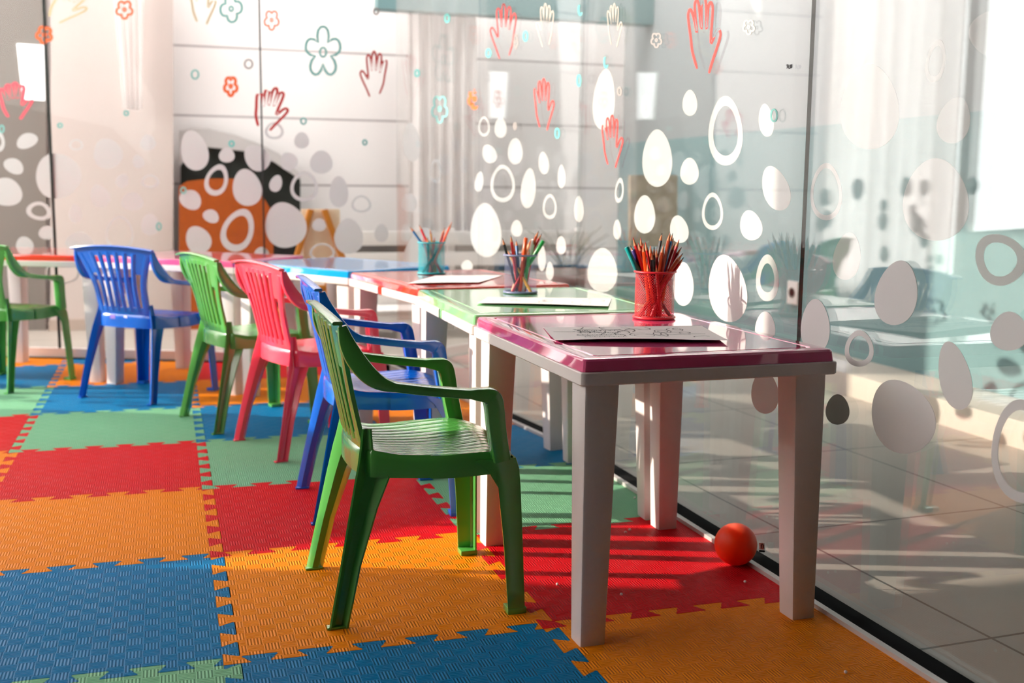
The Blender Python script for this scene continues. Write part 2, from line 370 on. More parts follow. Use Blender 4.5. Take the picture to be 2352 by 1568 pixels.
RINGS = [(498,413,52,74,18,.66),(547,528,72,102,22,.68),(699,428,64,70,0,.76),(90,484,58,42,12,.62),(-4,325,30,48,0,.5),(630,300,44,40,0,.7),(740,578,58,40,0,.8),(275,535,64,80,0,.84),(345,416,42,32,0,.66),(175,332,32,26,0,.7),(143,622,78,60,0,.88),
 (830,468,46,40,0,.75),(1001,392,24,54,0,.8),(1155,421,56,86,0,.78),(1263,474,32,58,0,.72),(1423,437,20,58,5,.62),(1637,485,48,86,0,.76),(1667,300,78,160,0,.72),(1763,638,52,108,0,.62),(1484,243,20,52,0,.6),(1112,290,26,46,0,.75),
 (1974,800,66,84,0,.7),(2296,594,112,124,-40,.66),(2352,1036,150,240,-6,.8),(1898,440,72,132,0,.82),(2150,140,44,100,10,.72)]
for x, y, w, h, rt, s in RINGS:
    sticker('frosted_ring_sticker', [egg(x, y, w, h, rt), egg(x, y, w, h, rt, s=s)], M_frost, paneof(x, y))
def ribbon(path, w, closed=False):
    """2-D stroke outline -> list of loops"""
    n = len(path); l, r = [], []
    for i, p in enumerate(path):
        if closed: a, b = path[i - 1], path[(i + 1) % n]
        else: a, b = path[max(i - 1, 0)], path[min(i + 1, n - 1)]
        dx, dy = b[0] - a[0], b[1] - a[1]; q = math.hypot(dx, dy) or 1
        ww = w / 2 if closed or 0 < i < n - 1 else w / 3
        l.append((p[0] - dy / q * ww, p[1] + dx / q * ww)); r.append((p[0] + dy / q * ww, p[1] - dx / q * ww))
    return [l, r] if closed else [l + r[::-1]]
def smooth2(pts, k=5, closed=False):
    P = [Vector((a, b, 0)) for a, b in pts]
    if closed:
        P = P[-1:] + P + P[:2]
    else: P = [P[0] * 2 - P[1]] + P + [P[-1] * 2 - P[-2]]
    out = []
    for i in range(1, len(P) - 2):
        for j in range(k):
            t = j / k; a, b, c, d = P[i - 1:i + 3]; q = 0.5 * ((2 * b) + (c - a) * t + (2 * a - 5 * b + 4 * c - d) * t * t + (3 * b - a - 3 * c + d) * t ** 3); out.append((q.x, q.y))
    if not closed: out.append((P[-2].x, P[-2].y))
    return out
# an open hand traced in a unit box: wrist left, thumb, four fingers, wrist right
HAND = [(.36,1.0),(.25,.84),(.14,.70),(.04,.56),(.01,.48),(.07,.43),(.15,.47),(.24,.56),(.30,.60),(.29,.45),(.26,.28),(.25,.14),(.30,.08),(.37,.12),(.41,.28),(.43,.42),(.44,.26),(.45,.09),(.51,.0),(.58,.06),(.59,.24),(.59,.42),(.63,.27),(.67,.11),(.73,.05),(.79,.11),(.77,.28),(.73,.47),(.78,.35),(.86,.22),(.93,.17),(.99,.24),(.96,.38),(.91,.54),(.86,.72),(.72,.94)]
M_st = {k: mat('vinyl_' + k, c, .5, .3) for k, c in dict(red=(226, 62, 54), dred=(186, 44, 40), pink=(230, 92, 104), beige=(196, 186, 172), gold=(206, 192, 150), orange=(236, 104, 40), teal=(120, 186, 178), aqua=(96, 196, 186), grey=(150, 146, 142)).items()}
HANDS = [(858,170,62,104,0,0,'dred',6),(622,250,80,98,12,1,'dred',7),(36,232,76,84,0,1,'pink',8),(1156,72,60,126,0,0,'dred',5),(1250,240,46,118,0,1,'red',6),(1407,325,48,120,0,1,'red',6),(1618,80,76,176,0,1,'red',10),(1252,58,40,100,0,0,'beige',4),(1412,58,34,100,0,1,'beige',4),(466,6,60,100,0,1,'gold',7),(160,10,86,90,30,1,'gold',6)]  # the beige hands are added to stand in for reflected ones
for x, y, w, h, rt, fl, cn, sw in HANDS:
    w0 = .62 * h; k_ = w / w0; pts = []
    for a, b in HAND:
        a = 1 - a if fl else a
        dx, dy = (a - .5) * w0, (b - .5) * h; c, s = math.cos(R(rt)), math.sin(R(rt)); pts.append((dx * c - dy * s, dx * s + dy * c))
    lp = [[(x + p[0] * k_, y + p[1]) for p in q] for q in ribbon(smooth2(pts, 4), sw * .72)]
    sticker('hand_sticker', lp, M_st[cn], paneof(x, max(y, 0)), 'open hand outline sticker')
def flower(x, y, w, h, rot, petals, cn, sw, spread=.25):
    pts = []
    for i in range(petals * 8):
        t = 2 * math.pi * i / (petals * 8); r = 1 - spread * 1.5 * (1 - abs(math.sin(petals * t / 2))) ** 1.3
        a = t + R(rot); pts.append((x + w / 2 * r * math.sin(a), y - h / 2 * r * math.cos(a)))
    sticker('flower_sticker', ribbon(pts, sw, True), M_st[cn], paneof(x, max(y, 0)), 'flower outline sticker')
    c = [(x + w * .09 * math.cos(2 * math.pi * i / 14), y + h * .09 * math.sin(2 * math.pi * i / 14)) for i in range(14)]
    sticker('flower_centre_sticker', ribbon(c, sw * .8, True), M_st[cn], paneof(x, max(y, 0)))
for f in [(742,120,82,118,36,5,'teal',6,.36),(286,22,38,42,0,5,'orange',5),(102,80,36,38,10,5,'orange',7),(624,46,34,46,0,5,'orange',4),(530,198,30,44,0,5,'orange',7),(1090,227,26,44,0,5,'orange',7),(531,20,50,62,36,4,'teal',6),(1010,250,36,64,0,5,'teal',4),(1508,92,24,34,0,5,'grey',4),(1185,95,10,34,0,5,'grey',3),(1720,62,26,34,0,5,'beige',4)]:
    flower(*f)
for x, y, w, h, cn in [(448,171,16,20,'teal'),(571,147,18,20,'grey'),(290,260,10,10,'teal'),(138,288,10,9,'teal'),(697,278,12,14,'teal'),(532,330,11,12,'aqua'),(838,327,9,11,'teal'),(421,437,11,14,'teal'),(864,26,11,14,'grey'),(365,520,10,16,'teal'),(4,296,10,16,'teal'),(1027,42,10,18,'aqua'),(1207,83,9,22,'aqua'),(1392,142,8,28,'aqua'),(1330,185,8,26,'aqua'),(1333,22,8,26,'aqua'),(1280,306,9,22,'aqua'),(958,168,9,15,'aqua'),(1778,265,14,28,'teal'),(1122,122,10,18,'aqua'),(1423,210,8,18,'grey'),(1183,290,5,14,'grey')]:
    sticker('dot_sticker', ribbon([(x + w / 2 * math.cos(2 * math.pi * i / 16), y + h / 2 * math.sin(2 * math.pi * i / 16)) for i in range(16)], 4, True), M_st[cn], paneof(x, y))
for pts in ([(1806,150),(1810,148),(1808,153),(1811,152),(1807,157)], [(1812,149),(1812,157),(1815,156),(1815,148)], [(1817,148),(1817,156),(1819,154),(1819,147)]):
    sticker('doodle_sticker', ribbon(smooth2(pts, 3), 1.6), M_ink, 'window_2', 'tiny black pen doodle')
# small tag with a letter near the floor
tg = sticker('tag_sticker', [[(1745,1246),(1756,1247),(1757,1262),(1746,1261)]], M_paper, 'window_2', 'small white tag marked with the letter n', th=.002)
nl = sticker('tag_letter', ribbon([(1748.6,1259),(1748.6,1251),(1750.5,1249.6),(1753,1250),(1754,1252),(1754,1259)], 1.7), M_ink, 'window_2', 'letter n printed in black', off=.0072)
nl.parent = tg
cb = sticker('tag_clip', [[(1745,1262.5),(1757,1263.5),(1757,1268),(1746,1267)]], M_black, 'window_2', th=.002); cb.parent = tg

# left pane of the enclosure, seen only as a reflection
o7, A7, B7 = PANES['window_7']
rnd = random.Random(4)
for i in range(34):
    y = rnd.uniform(L1[1] + .06, B3[1] - .08); z = rnd.uniform(.16, .78); w = rnd.uniform(.03, .10); ring = rnd.random() < .25
    bm = bmesh.new(); a0 = rnd.uniform(0, 3)
    ell = lambda s: [(A7[0] + .0046, y + s * w / 2 * math.cos(t) * (1 - .15 * math.sin(t + a0)), z + s * w * .55 * math.sin(t)) for t in [2 * math.pi * j / 26 for j in range(26)]]
    slab_with_holes(bm, ell(1), [ell(.75)] if ring else [], Vector((.0005, 0, 0)))
    obj('frosted_ring_sticker' if ring else 'frosted_egg_sticker', bm, M_frost, o7)

# ------------------------------------------------------------------ foam mats
def tooth_profile(n=6, amp=.026):
    """edge of a puzzle mat from t=0 to 1: (t, offset) with dovetail teeth"""
    out = []; p = 1 / n
    for i in range(n):
        t0 = i * p
        flare = p * .075
        base = [(0.02, -amp), (0.25 + .0, -amp)]
        # socket side (-amp) then tooth (+amp)
        a = t0 + p * .25; b = t0 + p * .75
        pts = [(t0, -amp), (a + flare, -amp), (a + flare, -amp * .75), (a + flare * .2, -amp * .25), (a - flare * .3, amp * .3), (a - flare, amp * .75), (a - flare * .7, amp),
               (b + flare * .7, amp), (b + flare, amp * .75), (b + flare * .3, amp * .3), (b - flare * .2, -amp * .25), (b - flare, -amp * .75), (b - flare, -amp)]
        out += pts
    out.append((1, -amp))
    # drop duplicates
    res = [out[0]]
    for q in out[1:]:
        if abs(q[0] - res[-1][0]) + abs(q[1] - res[-1][1]) > 1e-6: res.append(q)
    return res
PROF = tooth_profile()
def lat(i, j):
    x = i - .022 + (.045 if i <= 0 else 0.0); return Vector((x * U, (j - .02) * U, 0))
COLS = [GREEN, BLUE, YELLOW, RED]
MATLAB = {}
def mat_tile(i, j, color, label):
    c00, c10, c01, c11 = lat(i, j), lat(i + 1, j), lat(i, j + 1), lat(i + 1, j + 1)
    def mp(s, t): return c00 * (1 - s) * (1 - t) + c10 * s * (1 - t) + c01 * (1 - s) * t + c11 * s * t
    g = .0012
    A = -PROF[0][1]
    bot = [(t, o) for t, o in PROF]; L = []
    L += [(min(max(t, -A if 0 else 0), 1), o + g) for t, o in bot][:]             # bottom, left->right
    right = [(1 + o - g, t) for t, o in PROF]
    topp = [(t, 1 + o - g) for t, o in reversed(PROF)]
    left = [(o + g, t) for t, o in reversed(PROF)]
    bot = [(t, o + g) for t, o in PROF]
    # corners meet on the socket side of both neighbours
    bot[0] = (-A + g, -A + g); right[0] = (1 - A - g, -A + g); bot[-1] = (1 - A - g, -A + g)
    right[-1] = (1 - A - g, 1 - A - g); topp[0] = (1 - A - g, 1 - A - g); topp[-1] = (-A + g, 1 - A - g); left[0] = (-A + g, 1 - A - g); left[-1] = (-A + g, -A + g)
    loop = bot[:-1] + right[:-1] + topp[:-1] + left[:-1]
    org = c00
    bm = bmesh.new()
    prism(bm, [mp(s, t) - org for s, t in loop], Vector((0, 0, -.014)))
    # trim at the glass walls
    for (Aw, Bw, off) in ((R0, S1, .038), (S1, S2, .038), (S2, CORN, .038), (CORN, B1, .026), (B1, B3, .026)):
        a = Vector((Aw[0], Aw[1], 0)); b = Vector((Bw[0], Bw[1], 0)); d = (b - a).normalized(); n = Vector((-d.y, d.x, 0)); q = CP.copy(); q.z = 0
        if n.dot(q - a) > 0: n = -n
        cutp = a - n * off - org
        if all((v.co - cutp).dot(n) < 0 for v in bm.verts): continue
        r = bmesh.ops.bisect_plane(bm, geom=bm.verts[:] + bm.edges[:] + bm.faces[:], plane_co=cutp, plane_no=n, clear_outer=True)
        es = [e for e in bm.edges if len(e.link_faces) == 1]
        if es: bmesh.ops.holes_fill(bm, edges=es, sides=0)
    if not bm.faces: bm.free(); return
    o = obj('foam_mat', bm, M_foam[color]); o.location = org
    tag(o, label, 'mat', 'interlocking foam floor mats')
MATS = {
 (-1,2): (None,'yellow puzzle mat at the left picture edge, beside a big red mat'), (-1,3): (None,'red puzzle mat left of the shaded pale green mat'), (-1,4): (None,'sunlit green puzzle mat below the leftmost green chair'),
 (-1,5): (None,'blue puzzle mat under the leftmost green chair, near the back glass'), (-1,6): (None,'yellow puzzle mat along the back glass, leftmost'),
 (0,-1): (None,'green puzzle mat showing only a sliver at the bottom picture edge'), (0,0): (None,'large blue puzzle mat at the bottom left corner'), (0,1): (None,'yellow puzzle mat between the big blue mat and the red mat on the left'),
 (0,2): (None,'red puzzle mat on the left between yellow and pale green mats'), (0,3): (None,'shaded pale green puzzle mat in front of the lone blue chair'), (0,4): (None,'blue puzzle mat under the blue chair with stickers'),
 (0,5): (None,'yellow puzzle mat behind the blue chair with stickers'), (0,6): (BLUE,'thin blue strip of puzzle mat against the back glass'),
 (1,-1): (None,'blue puzzle mat in front of the nearest green chair, bottom centre'), (1,0): (None,'yellow puzzle mat under the nearest dark green chair'), (1,1): (None,'red puzzle mat beneath the front blue chair'),
 (1,2): (None,'green puzzle mat beneath the pink chair'), (1,3): (None,'blue puzzle mat beneath the pale green chair beside the pink chair'), (1,4): (None,'yellow puzzle mat behind the pale green chair'), (1,5): (None,'small red patch of puzzle mat far behind the chairs'),
 (2,-1): (None,'yellow puzzle mat at the bottom right under the pink table front legs'), (2,0): (None,'red puzzle mat with the red ball on it under the pink table'), (2,1): (None,'green puzzle mat with sun stripes under the mint table'),
 (2,2): (None,'blue puzzle mat under the mint and red tables'), (2,3): (None,'yellow puzzle mat under the red table by the glass'), (2,4): (None,'red puzzle mat in the glass corner under the blue table')}
for (i, j), (cc, lb) in MATS.items():
    mat_tile(i, j, cc or COLS[(j + 1 + i) % 4], lb)

# ------------------------------------------------------------------ tables
TW, TL, TZ = .87 * U, 1.14 * U, .905 * U
def loft_rect(bm, loops, seg=3):
    """loops of (inset, z, radius) around the table rectangle; quads between them"""
    rings = []
    for ins, z, r in loops:
        rings.append([bm.verts.new((a, b, z)) for a, b in rrect(TW - 2 * ins, TL - 2 * ins, r, seg)])
    k = len(rings[0])
    for a, b in zip(rings, rings[1:]):
        for i in range(k): bm.faces.new((a[i], a[(i + 1) % k], b[(i + 1) % k], b[i]))
    return rings
def make_table(color, notch=False):
    t = empty('play_table')
    bm = bmesh.new(); z = TZ; s = .0195
    rg = loft_rect(bm, [(.006, z - s, .006), (.0, z - s, .008), (.0018, z - .004, .008), (.004, z - .0008, .007), (.007, z, .006), (.026, z, .008), (.0275, z - .0016, .008), (.0305, z - .0016, .008), (.032, z, .008)])
    bm.faces.new(rg[-1]); 
    if notch: box(bm, (-TW / 2 - .0005, -.016, z - .0405), (-TW / 2 + .012, .016, z - s + .003))
    obj('tabletop', bm, M_top[color], t, 25)
    bm = bmesh.new(); z1 = z - s - .0004; z0 = z1 - .0205
    rg = loft_rect(bm, [(.03, z1, .003), (-.003, z1, .008), (-.004, z1 - .0015, .008), (-.004, z0 + .002, .008), (-.002, z0, .007), (.012, z0, .004), (.03, z0 + .004, .003)])
    for i in range(len(rg[0])):
        n = len(rg[0]); bm.faces.new((rg[-1][i], rg[-1][(i + 1) % n], rg[0][(i + 1) % n], rg[0][i]))
    if notch:
        for yy, sgn in ((-.0185, 1), (.0185, -1)):
            geo = bm.verts[:] + bm.edges[:] + bm.faces[:]
            bmesh.ops.bisect_plane(bm, geom=geo, plane_co=(0, yy, 0), plane_no=(0, 1, 0))
        kill = [f for f in bm.faces if f.calc_center_median().x < 0 and abs(f.calc_center_median().y) < .0184]
        bmesh.ops.delete(bm, geom=kill, context='FACES')
        es = [e for e in bm.edges if len(e.link_faces) == 1]; bmesh.ops.holes_fill(bm, edges=es, sides=0)
    obj('frame', bm, M_leg, t, 30)
    for sx in (-1, 1):
        for sy in (-1, 1):
            bm = bmesh.new(); rings = []
            for zz, w, l in ((0, .042, .042), (.004, .0425, .0425), (z0 + .003, .057, .057)):
                cxx = sx * (TW / 2 - .008 - w / 2); cyy = sy * (TL / 2 - .010 - l / 2)
                rings.append([bm.verts.new((cxx + a, cyy + b, zz)) for a, b in rrect(w, l, .004, 2)])
            k = len(rings[0])
            for a, b in zip(rings, rings[1:]):
                for i in range(k): bm.faces.new((a[i], a[(i + 1) % k], b[(i + 1) % k], b[i]))
            bm.faces.new(rings[0]); bm.faces.new(rings[-1])
            obj('leg', bm, M_leg, t, 30)
    return t
GT = 'small plastic play tables in a row'
def table(color, x, y, th, label, notch=False):
    """x, y: the table corner nearest the room and the camera"""
    t = make_table(color, notch); c = Vector((TW / 2, TL / 2, 0)); c.rotate(Matrix.Rotation(th, 3, 'Z'))
    t.location = Vector((x * U, y * U, 0)) + c; t.rotation_euler = (0, 0, th); tag(t, label, 'table', GT); return t
table('pink', 1.998, -.236, .015, 'pink topped white play table nearest the camera, with a red pencil cup')
table('mint', 1.985, .955, -.02, 'pale green topped play table behind the front pink table', True)
table('red', 2.02, 2.135, .14, 'red topped play table with the teal pencil cup', True)
table('blue', 1.858, 3.31, .55, 'bright blue topped play table in the corner of the row')
table('pink', 1.25, 4.29, .89, 'far pink topped play table between the blue and the red far tables')
table('red', .36, 5.03, 1.16, 'red topped play table at the far left by the back glass')

# ------------------------------------------------------------------ chairs
def make_chair(m):
    c = empty('chair')
    # --- backrest surface
    def wv(v): return .104 + .010 * v + .047 * max(0, (v - .38) / .62) ** 1.5 + .006 * max(0, (v - .86) / .14)
    def S(u, v, d=0.0):
        w = wv(v); x = -.105 - .047 * v + .011 * u * u; z = .280 + .227 * v - .012 * u * u * v
        n = Vector((-.97, 0, -.24)); return Vector((x, u * w, z)) + n * d
    def patch(bm, ua, ub, v0, v1, th, nu=4, nv=10, crown=0.0):
        F, B = [], []
        for j in range(nv + 1):
            v = v0 + (v1 - v0) * j / nv; a, b = ua(v), ub(v)
            F.append([bm.verts.new(S(a + (b - a) * i / nu, v, -th / 2)) for i in range(nu + 1)])
            B.append([bm.verts.new(S(a + (b - a) * i / nu, v, th / 2 + crown * math.sin(math.pi * i / nu))) for i in range(nu + 1)])
        for j in range(nv):
            for i in range(nu):
                bm.faces.new((F[j][i], F[j][i + 1], F[j + 1][i + 1], F[j + 1][i])); bm.faces.new((B[j][i], B[j + 1][i], B[j + 1][i + 1], B[j][i + 1]))
            for i in (0, nu):
                q = (F[j][i], F[j + 1][i], B[j + 1][i], B[j][i]); bm.faces.new(q)
        for j in (0, nv):
            for i in range(nu): bm.faces.new((F[j][i], F[j][i + 1], B[j][i + 1], B[j][i]))
    bm = bmesh.new()
    K = lambda k: (lambda v: k)
    patch(bm, K(-1), K(1), .87, 1.0, .005, 24, 4)                      # top rail
    patch(bm, K(-.98), K(.98), .0, .115, .005, 24, 3)                  # bottom rail
    for s in (-1, 1):
        # side post, and the solid wing that carries the arm
        a, b = (lambda v, s=s: s * (.80 + .06 * v)), (lambda v, s=s: s * 1.0)
        patch(bm, a, b, .05, .92, .007, 3, 14, .001)
        patch(bm, (lambda v, s=s: s * (.60 + .12 * max(0, (.87 - v) / .3) ** 1.6)), (lambda v, s=s: s * .93), .62, .90, .005, 5, 8)
    for k in range(6):                                                # fanned slats
        uc = -.62 + 1.24 * k / 5
        hw = lambda v: .058 + .012 * (1 - v)
        bend = lambda v, uc=uc: uc * (1.02 - .08 * v)
        patch(bm, (lambda v, b=bend: b(v) - hw(v)), (lambda v, b=bend: b(v) + hw(v)), .06, .92, .0055, 4, 14, .002)
    path = [S(u, 1.0) + Vector((-.004, 0, 0)) for u in [i / 14 - 1 for i in range(29)]]
    sweep(bm, path, rrect(.017, .006, .0025, 2))                       # rolled top edge
    obj('backrest', bm, m, c, 40)
    # --- seat
    bm = bmesh.new(); NX, NY = 28, 156; top = []
    for i in range(NX + 1):
        a = i / NX; row = []
        for j in range(NY + 1):
            b = 2 * j / NY - 1
            hw = .116 + .026 * min(1, a * 1.6)
            rx = .006 * abs(b) ** 6
            x = -.107 + .261 * a + .011 * b * b * (1 - a) ** 3 + (rx * 2 if a < .5 else -rx * 3); y = b * hw
            z = .2755 - .010 * math.sin(math.pi * min(1, a * 1.05)) * (1 - b * b * .6) - .010 * max(0, (a - .82) / .18) ** 2 + .006 * max(0, .18 - a) / .18
            e = min(1, (1 - abs(b)) / .08) * min(1, a / .1) * min(1, (.95 - a) / .06 if a < .95 else 0)
            d_ = abs((b * (1 - .06 * a + .02 * math.sin(7 * a)) * 6.5) % 1 - .5)
            z -= (.0016 * math.exp(-(d_ / .085) ** 2) + .0007 * (.5 - d_) ** 2 * 4 * 0) * max(0, e)
            z += .0010 * (1 - (2 * (.5 - d_) - 1) ** 2 if d_ < .5 else 0) * max(0, e)
            row.append(bm.verts.new((x, y, z)))
        top.append(row)
    for i in range(NX):
        for j in range(NY): bm.faces.new((top[i][j], top[i + 1][j], top[i + 1][j + 1], top[i][j + 1]))
    rim = [top[0][j] for j in range(NY + 1)] + [top[i][NY] for i in range(1, NX + 1)] + [top[NX][j] for j in range(NY - 1, -1, -1)] + [top[i][0] for i in range(NX - 1, 0, -1)]
    prev = rim; ctr = Vector((.02, 0))
    def skirt(dz, out, fix=None):
        global_z = []
        ring = []
        for v in rim:
            d = (Vector((v.co.x, v.co.y)) - ctr).normalized() * out
            z = v.co.z + dz
            ring.append(bm.verts.new((v.co.x + d.x, v.co.y + d.y, z if fix is None else fix(v.co))))
        return ring
    for dz, out, fx in ((-.003, .0025, None), (-.012, .004, None), (0, .005, lambda c_: .2385 - .004 * math.sin(math.pi * (c_.x + .1) / .25)), (0, .002, lambda c_: .2385 - .004 * math.sin(math.pi * (c_.x + .1) / .25)), (-.008, .001, None)):
        ring = skirt(dz, out, fx); n = len(rim)
        for i in range(n): bm.faces.new((prev[i], prev[(i + 1) % n], ring[(i + 1) % n], ring[i]))
        prev = ring
    obj('seat', bm, m, c, 50)
    for s in (-1, 1):
        # --- arm: blade from the wing, level rail, then down to the front leg
        bm = bmesh.new()
        pts = smooth_path([(-.137, s * .1585, .490), (-.130, s * .158, .464), (-.116, s * .160, .436), (-.095, s * .163, .411), (-.070, s * .164, .3965), (-.03, s * .164, .3885), (.03, s * .163, .380), (.084, s * .161, .3735), (.100, s * .160, .369), (.1065, s * .159, .357), (.113, s * .155, .310), (.122, s * .151, .262)], 5)
        secs = []
        for i, p in enumerate(pts):
            f = i / (len(pts) - 1)
            w = .010 + .016 * min(1, f / .3)
            h = .014 + .016 * math.sin(math.pi * min(1, f / .40)) + .001 * min(1, f / .4)
            if f > .72: w, h = .027, .030 - .006 * (f - .72)
            elif f > .60: h = .017 + .013 * (f - .60) / .12
            secs.append(rrect(w, h, .0035, 2))
        sweep(bm, pts, secs, side=Vector((0, 1, 0)))
        obj('armrest', bm, m, c, 40)
        # --- front leg: angle section, corner at the front outside
        bm = bmesh.new(); t = .003
        def ang(px, py, wx, wy):
            r = .004
            sec = [(0, r), (r * .3, r * .3), (r, 0), (wx, 0), (wx, t), (t + .003, t), (t, t + .003), (t, wy), (0, wy)]
            return [(px - a, py - s * b) for a, b in sec]
        lv = [(0.0, .163, s * .168, .030, .028), (.12, .160, s * .161, .034, .031), (.215, .157, s * .155, .040, .034), (.245, .155, s * .152, .055, .036), (.262, .150, s * .149, .07, .036)]
        rings = [[bm.verts.new((a, b, z)) for a, b in ang(x, y, wx, wy)] for z, x, y, wx, wy in lv]
        k = len(rings[0])
        for a, b in zip(rings, rings[1:]):
            for i in range(k): bm.faces.new((a[i], a[(i + 1) % k], b[(i + 1) % k], b[i]))
        bm.faces.new(rings[0]); bm.faces.new(rings[-1])
        box(bm, (.163 - .031, min(s * .168, s * .139), 0), (.1645, max(s * .1695, s * .139), .010), .001)
        obj('leg', bm, m, c, 30)
        # --- rear leg: shallow channel open to the outside
        bm = bmesh.new()
        lv = [(z, (a + b) / 2, s * y, (b - a) / 2, dp) for z, a, b, y, dp in ((0.0, -.1625, -.131, .152, .012), (.10, -.142, -.108, .143, .014), (.19, -.124, -.078, .132, .016), (.237, -.114, -.057, .125, .016), (.258, -.109, -.066, .120, .014), (.283, -.104, -.082, .113, .010), (.315, -.099, -.083, .106, .006))]
        rings = []
        for z, x, y, hw, dp in lv:
            yo, yi = y, y - s * dp
            sec = [(-hw, yo), (-hw + .003, yo + s * .001), (-hw * .35, yi + s * .004), (-hw * .05, yi + s * .0032), (hw * .3, yi + s * .0045), (hw - .003, yo + s * .001), (hw, yo), (hw - .001, yo - s * .003), (hw * .3, yi), (-hw * .4, yi), (-hw + .001, yo - s * .003)]
            rings.append([bm.verts.new((x + a, b, z)) for a, b in sec])
        k = len(rings[0])
        for a, b in zip(rings, rings[1:]):
            for i in range(k): bm.faces.new((a[i], a[(i + 1) % k], b[(i + 1) % k], b[i]))
        bm.faces.new(rings[0]); bm.faces.new(rings[-1])
        box(bm, (-.149 - .0155, min(s * .152, s * .138), 0), (-.149 + .0155, max(s * .152, s * .138), .004), .0008)
        obj('leg', bm, m, c, 30)
    return c
proto = make_chair(M_chair['green'])
first = [True]
def chair(color, x, y, th, label):
    if first[0]: c = proto; first[0] = False
    else: c = copy_tree(proto, None, {M_chair['green']: M_chair[color]} if color != 'green' else None)
    c.location = (x * U, y * U, 0); c.rotation_euler = (0, 0, th); tag(c, label, 'chair', "children's plastic armchairs along the tables"); return c
def chair_rear(color, rear_mid, th, label):
    o = Vector((.149 / U, 0)); o.rotate(Matrix.Rotation(th, 2)); return chair(color, rear_mid[0] + o.x, rear_mid[1] + o.y, th, label)
chair('green', 1.612, .432, .0, 'dark green plastic armchair nearest the camera, at the front pink table')
chair_rear('blue', (1.402, 1.56), .0, 'blue plastic armchair just behind the nearest green chair')
chair_rear('pink', (1.268, 2.665), .30, 'pink plastic armchair, the only pink one')
chair_rear('green', (.985, 3.41), .30, 'light green plastic armchair left of the pink chair')
ch5 = chair_rear('blue', (.485, 4.31), .86, 'blue plastic armchair seen from behind with two stickers on its back')
chair_rear('green', (-.46, 4.93), .97, 'green plastic armchair cut off by the left picture edge')
# stickers on the back of the blue chair
for dy, rgb, w in ((.040, (150, 120, 210), .020), (-.014, (232, 226, 236), .013)):
    bm = bmesh.new(); box(bm, (-.1105, dy - w / 2, .2655), (-.1095, dy + w / 2, .279)); s_ = obj('price_sticker', bm, mat('sticker_%d' % rgb[0], rgb, .5), ch5)
    s_.rotation_euler = (0, 0, 0); s_['label'] = 'small purple sticker' if dy > 0 else 'small white sticker'

# ------------------------------------------------------------------ pencil cups
CRAD, CH = .0385, .094
def make_cup(px, py, rgb, cname, where, hole_size=.74):
    p = at_z(px, py, TZ); m = mat('cup_' + cname, rgb, .35, .5)
    c = empty('pencil_cup', p); tag(c, '%s wire mesh pencil cup on the %s table' % (cname, where), 'pencil cup', 'wire mesh pencil cups')
    bm = bmesh.new(); n, rows = 46, 34; V = []
    for j in range(rows + 1):
        z = .004 + (CH - .008) * j / rows
        V.append([bm.verts.new((CRAD * math.cos(2 * math.pi * (i + (j % 2) / 2) / n), CRAD * math.sin(2 * math.pi * (i + (j % 2) / 2) / n), z)) for i in range(n)])
    fs = []
    for j in range(rows - 1):
        for i in range(n):
            if j % 2 == 0: a, l, r, t = V[j][i], V[j + 1][(i - 1) % n], V[j + 1][i], V[j + 2][i]
            else: a, l, r, t = V[j][i], V[j + 1][i], V[j + 1][(i + 1) % n], V[j + 2][i]
            fs.append(bm.faces.new((a, r, t, l)))
    hole = []
    for f in fs:
        c_ = f.calc_center_median(); hole.append([c_ + (v.co - c_) * hole_size for v in f.verts])
    for f, hp in zip(fs, hole):
        hv = [bm.verts.new(q) for q in hp]; ov = list(f.verts); bm.faces.remove(f)
        for i in range(4): bm.faces.new((ov[i], ov[(i + 1) % 4], hv[(i + 1) % 4], hv[i]))
    obj('mesh_wall', bm, m, c, 60)
    for nm, z, rr in (('rim', CH - .002, .0019), ('base_ring', .0035, .0022)):
        bm = bmesh.new()
        lathe(bm, [(CRAD + .0008 + rr * 1.3 * math.cos(a), z + rr * 1.2 * math.sin(a)) for a in [2 * math.pi * i / 10 for i in range(10)]], 48, True); obj(nm, bm, m, c, 60)
    bm = bmesh.new(); rg = lathe(bm, [(.0005, .0022), (CRAD - .001, .0022), (CRAD - .001, .001), (.0005, .001)], 40, True); obj('base', bm, m, c, 60)
    return c, p
M_wood = mat('sharpened_wood', (196, 128, 88), .6, .3)
PC = dict(red=(206, 34, 36), orange=(236, 84, 24), black=(26, 30, 32), teal=(0, 150, 146), purple=(52, 36, 110), brown=(168, 66, 30), yellow=(226, 170, 84), pink=(220, 60, 76), blue=(20, 108, 170), green=(34, 150, 72), white=(232, 228, 224), tan=(226, 158, 100), crimson=(150, 24, 30))
M_pc = {k: mat('pencil_' + k, v, .3, .5) for k, v in PC.items()}
ORD = ['leftmost', 'second from left', 'third from left', 'fourth from left', 'fifth from left', 'sixth from left', 'seventh from left', 'eighth from left', 'ninth from left']
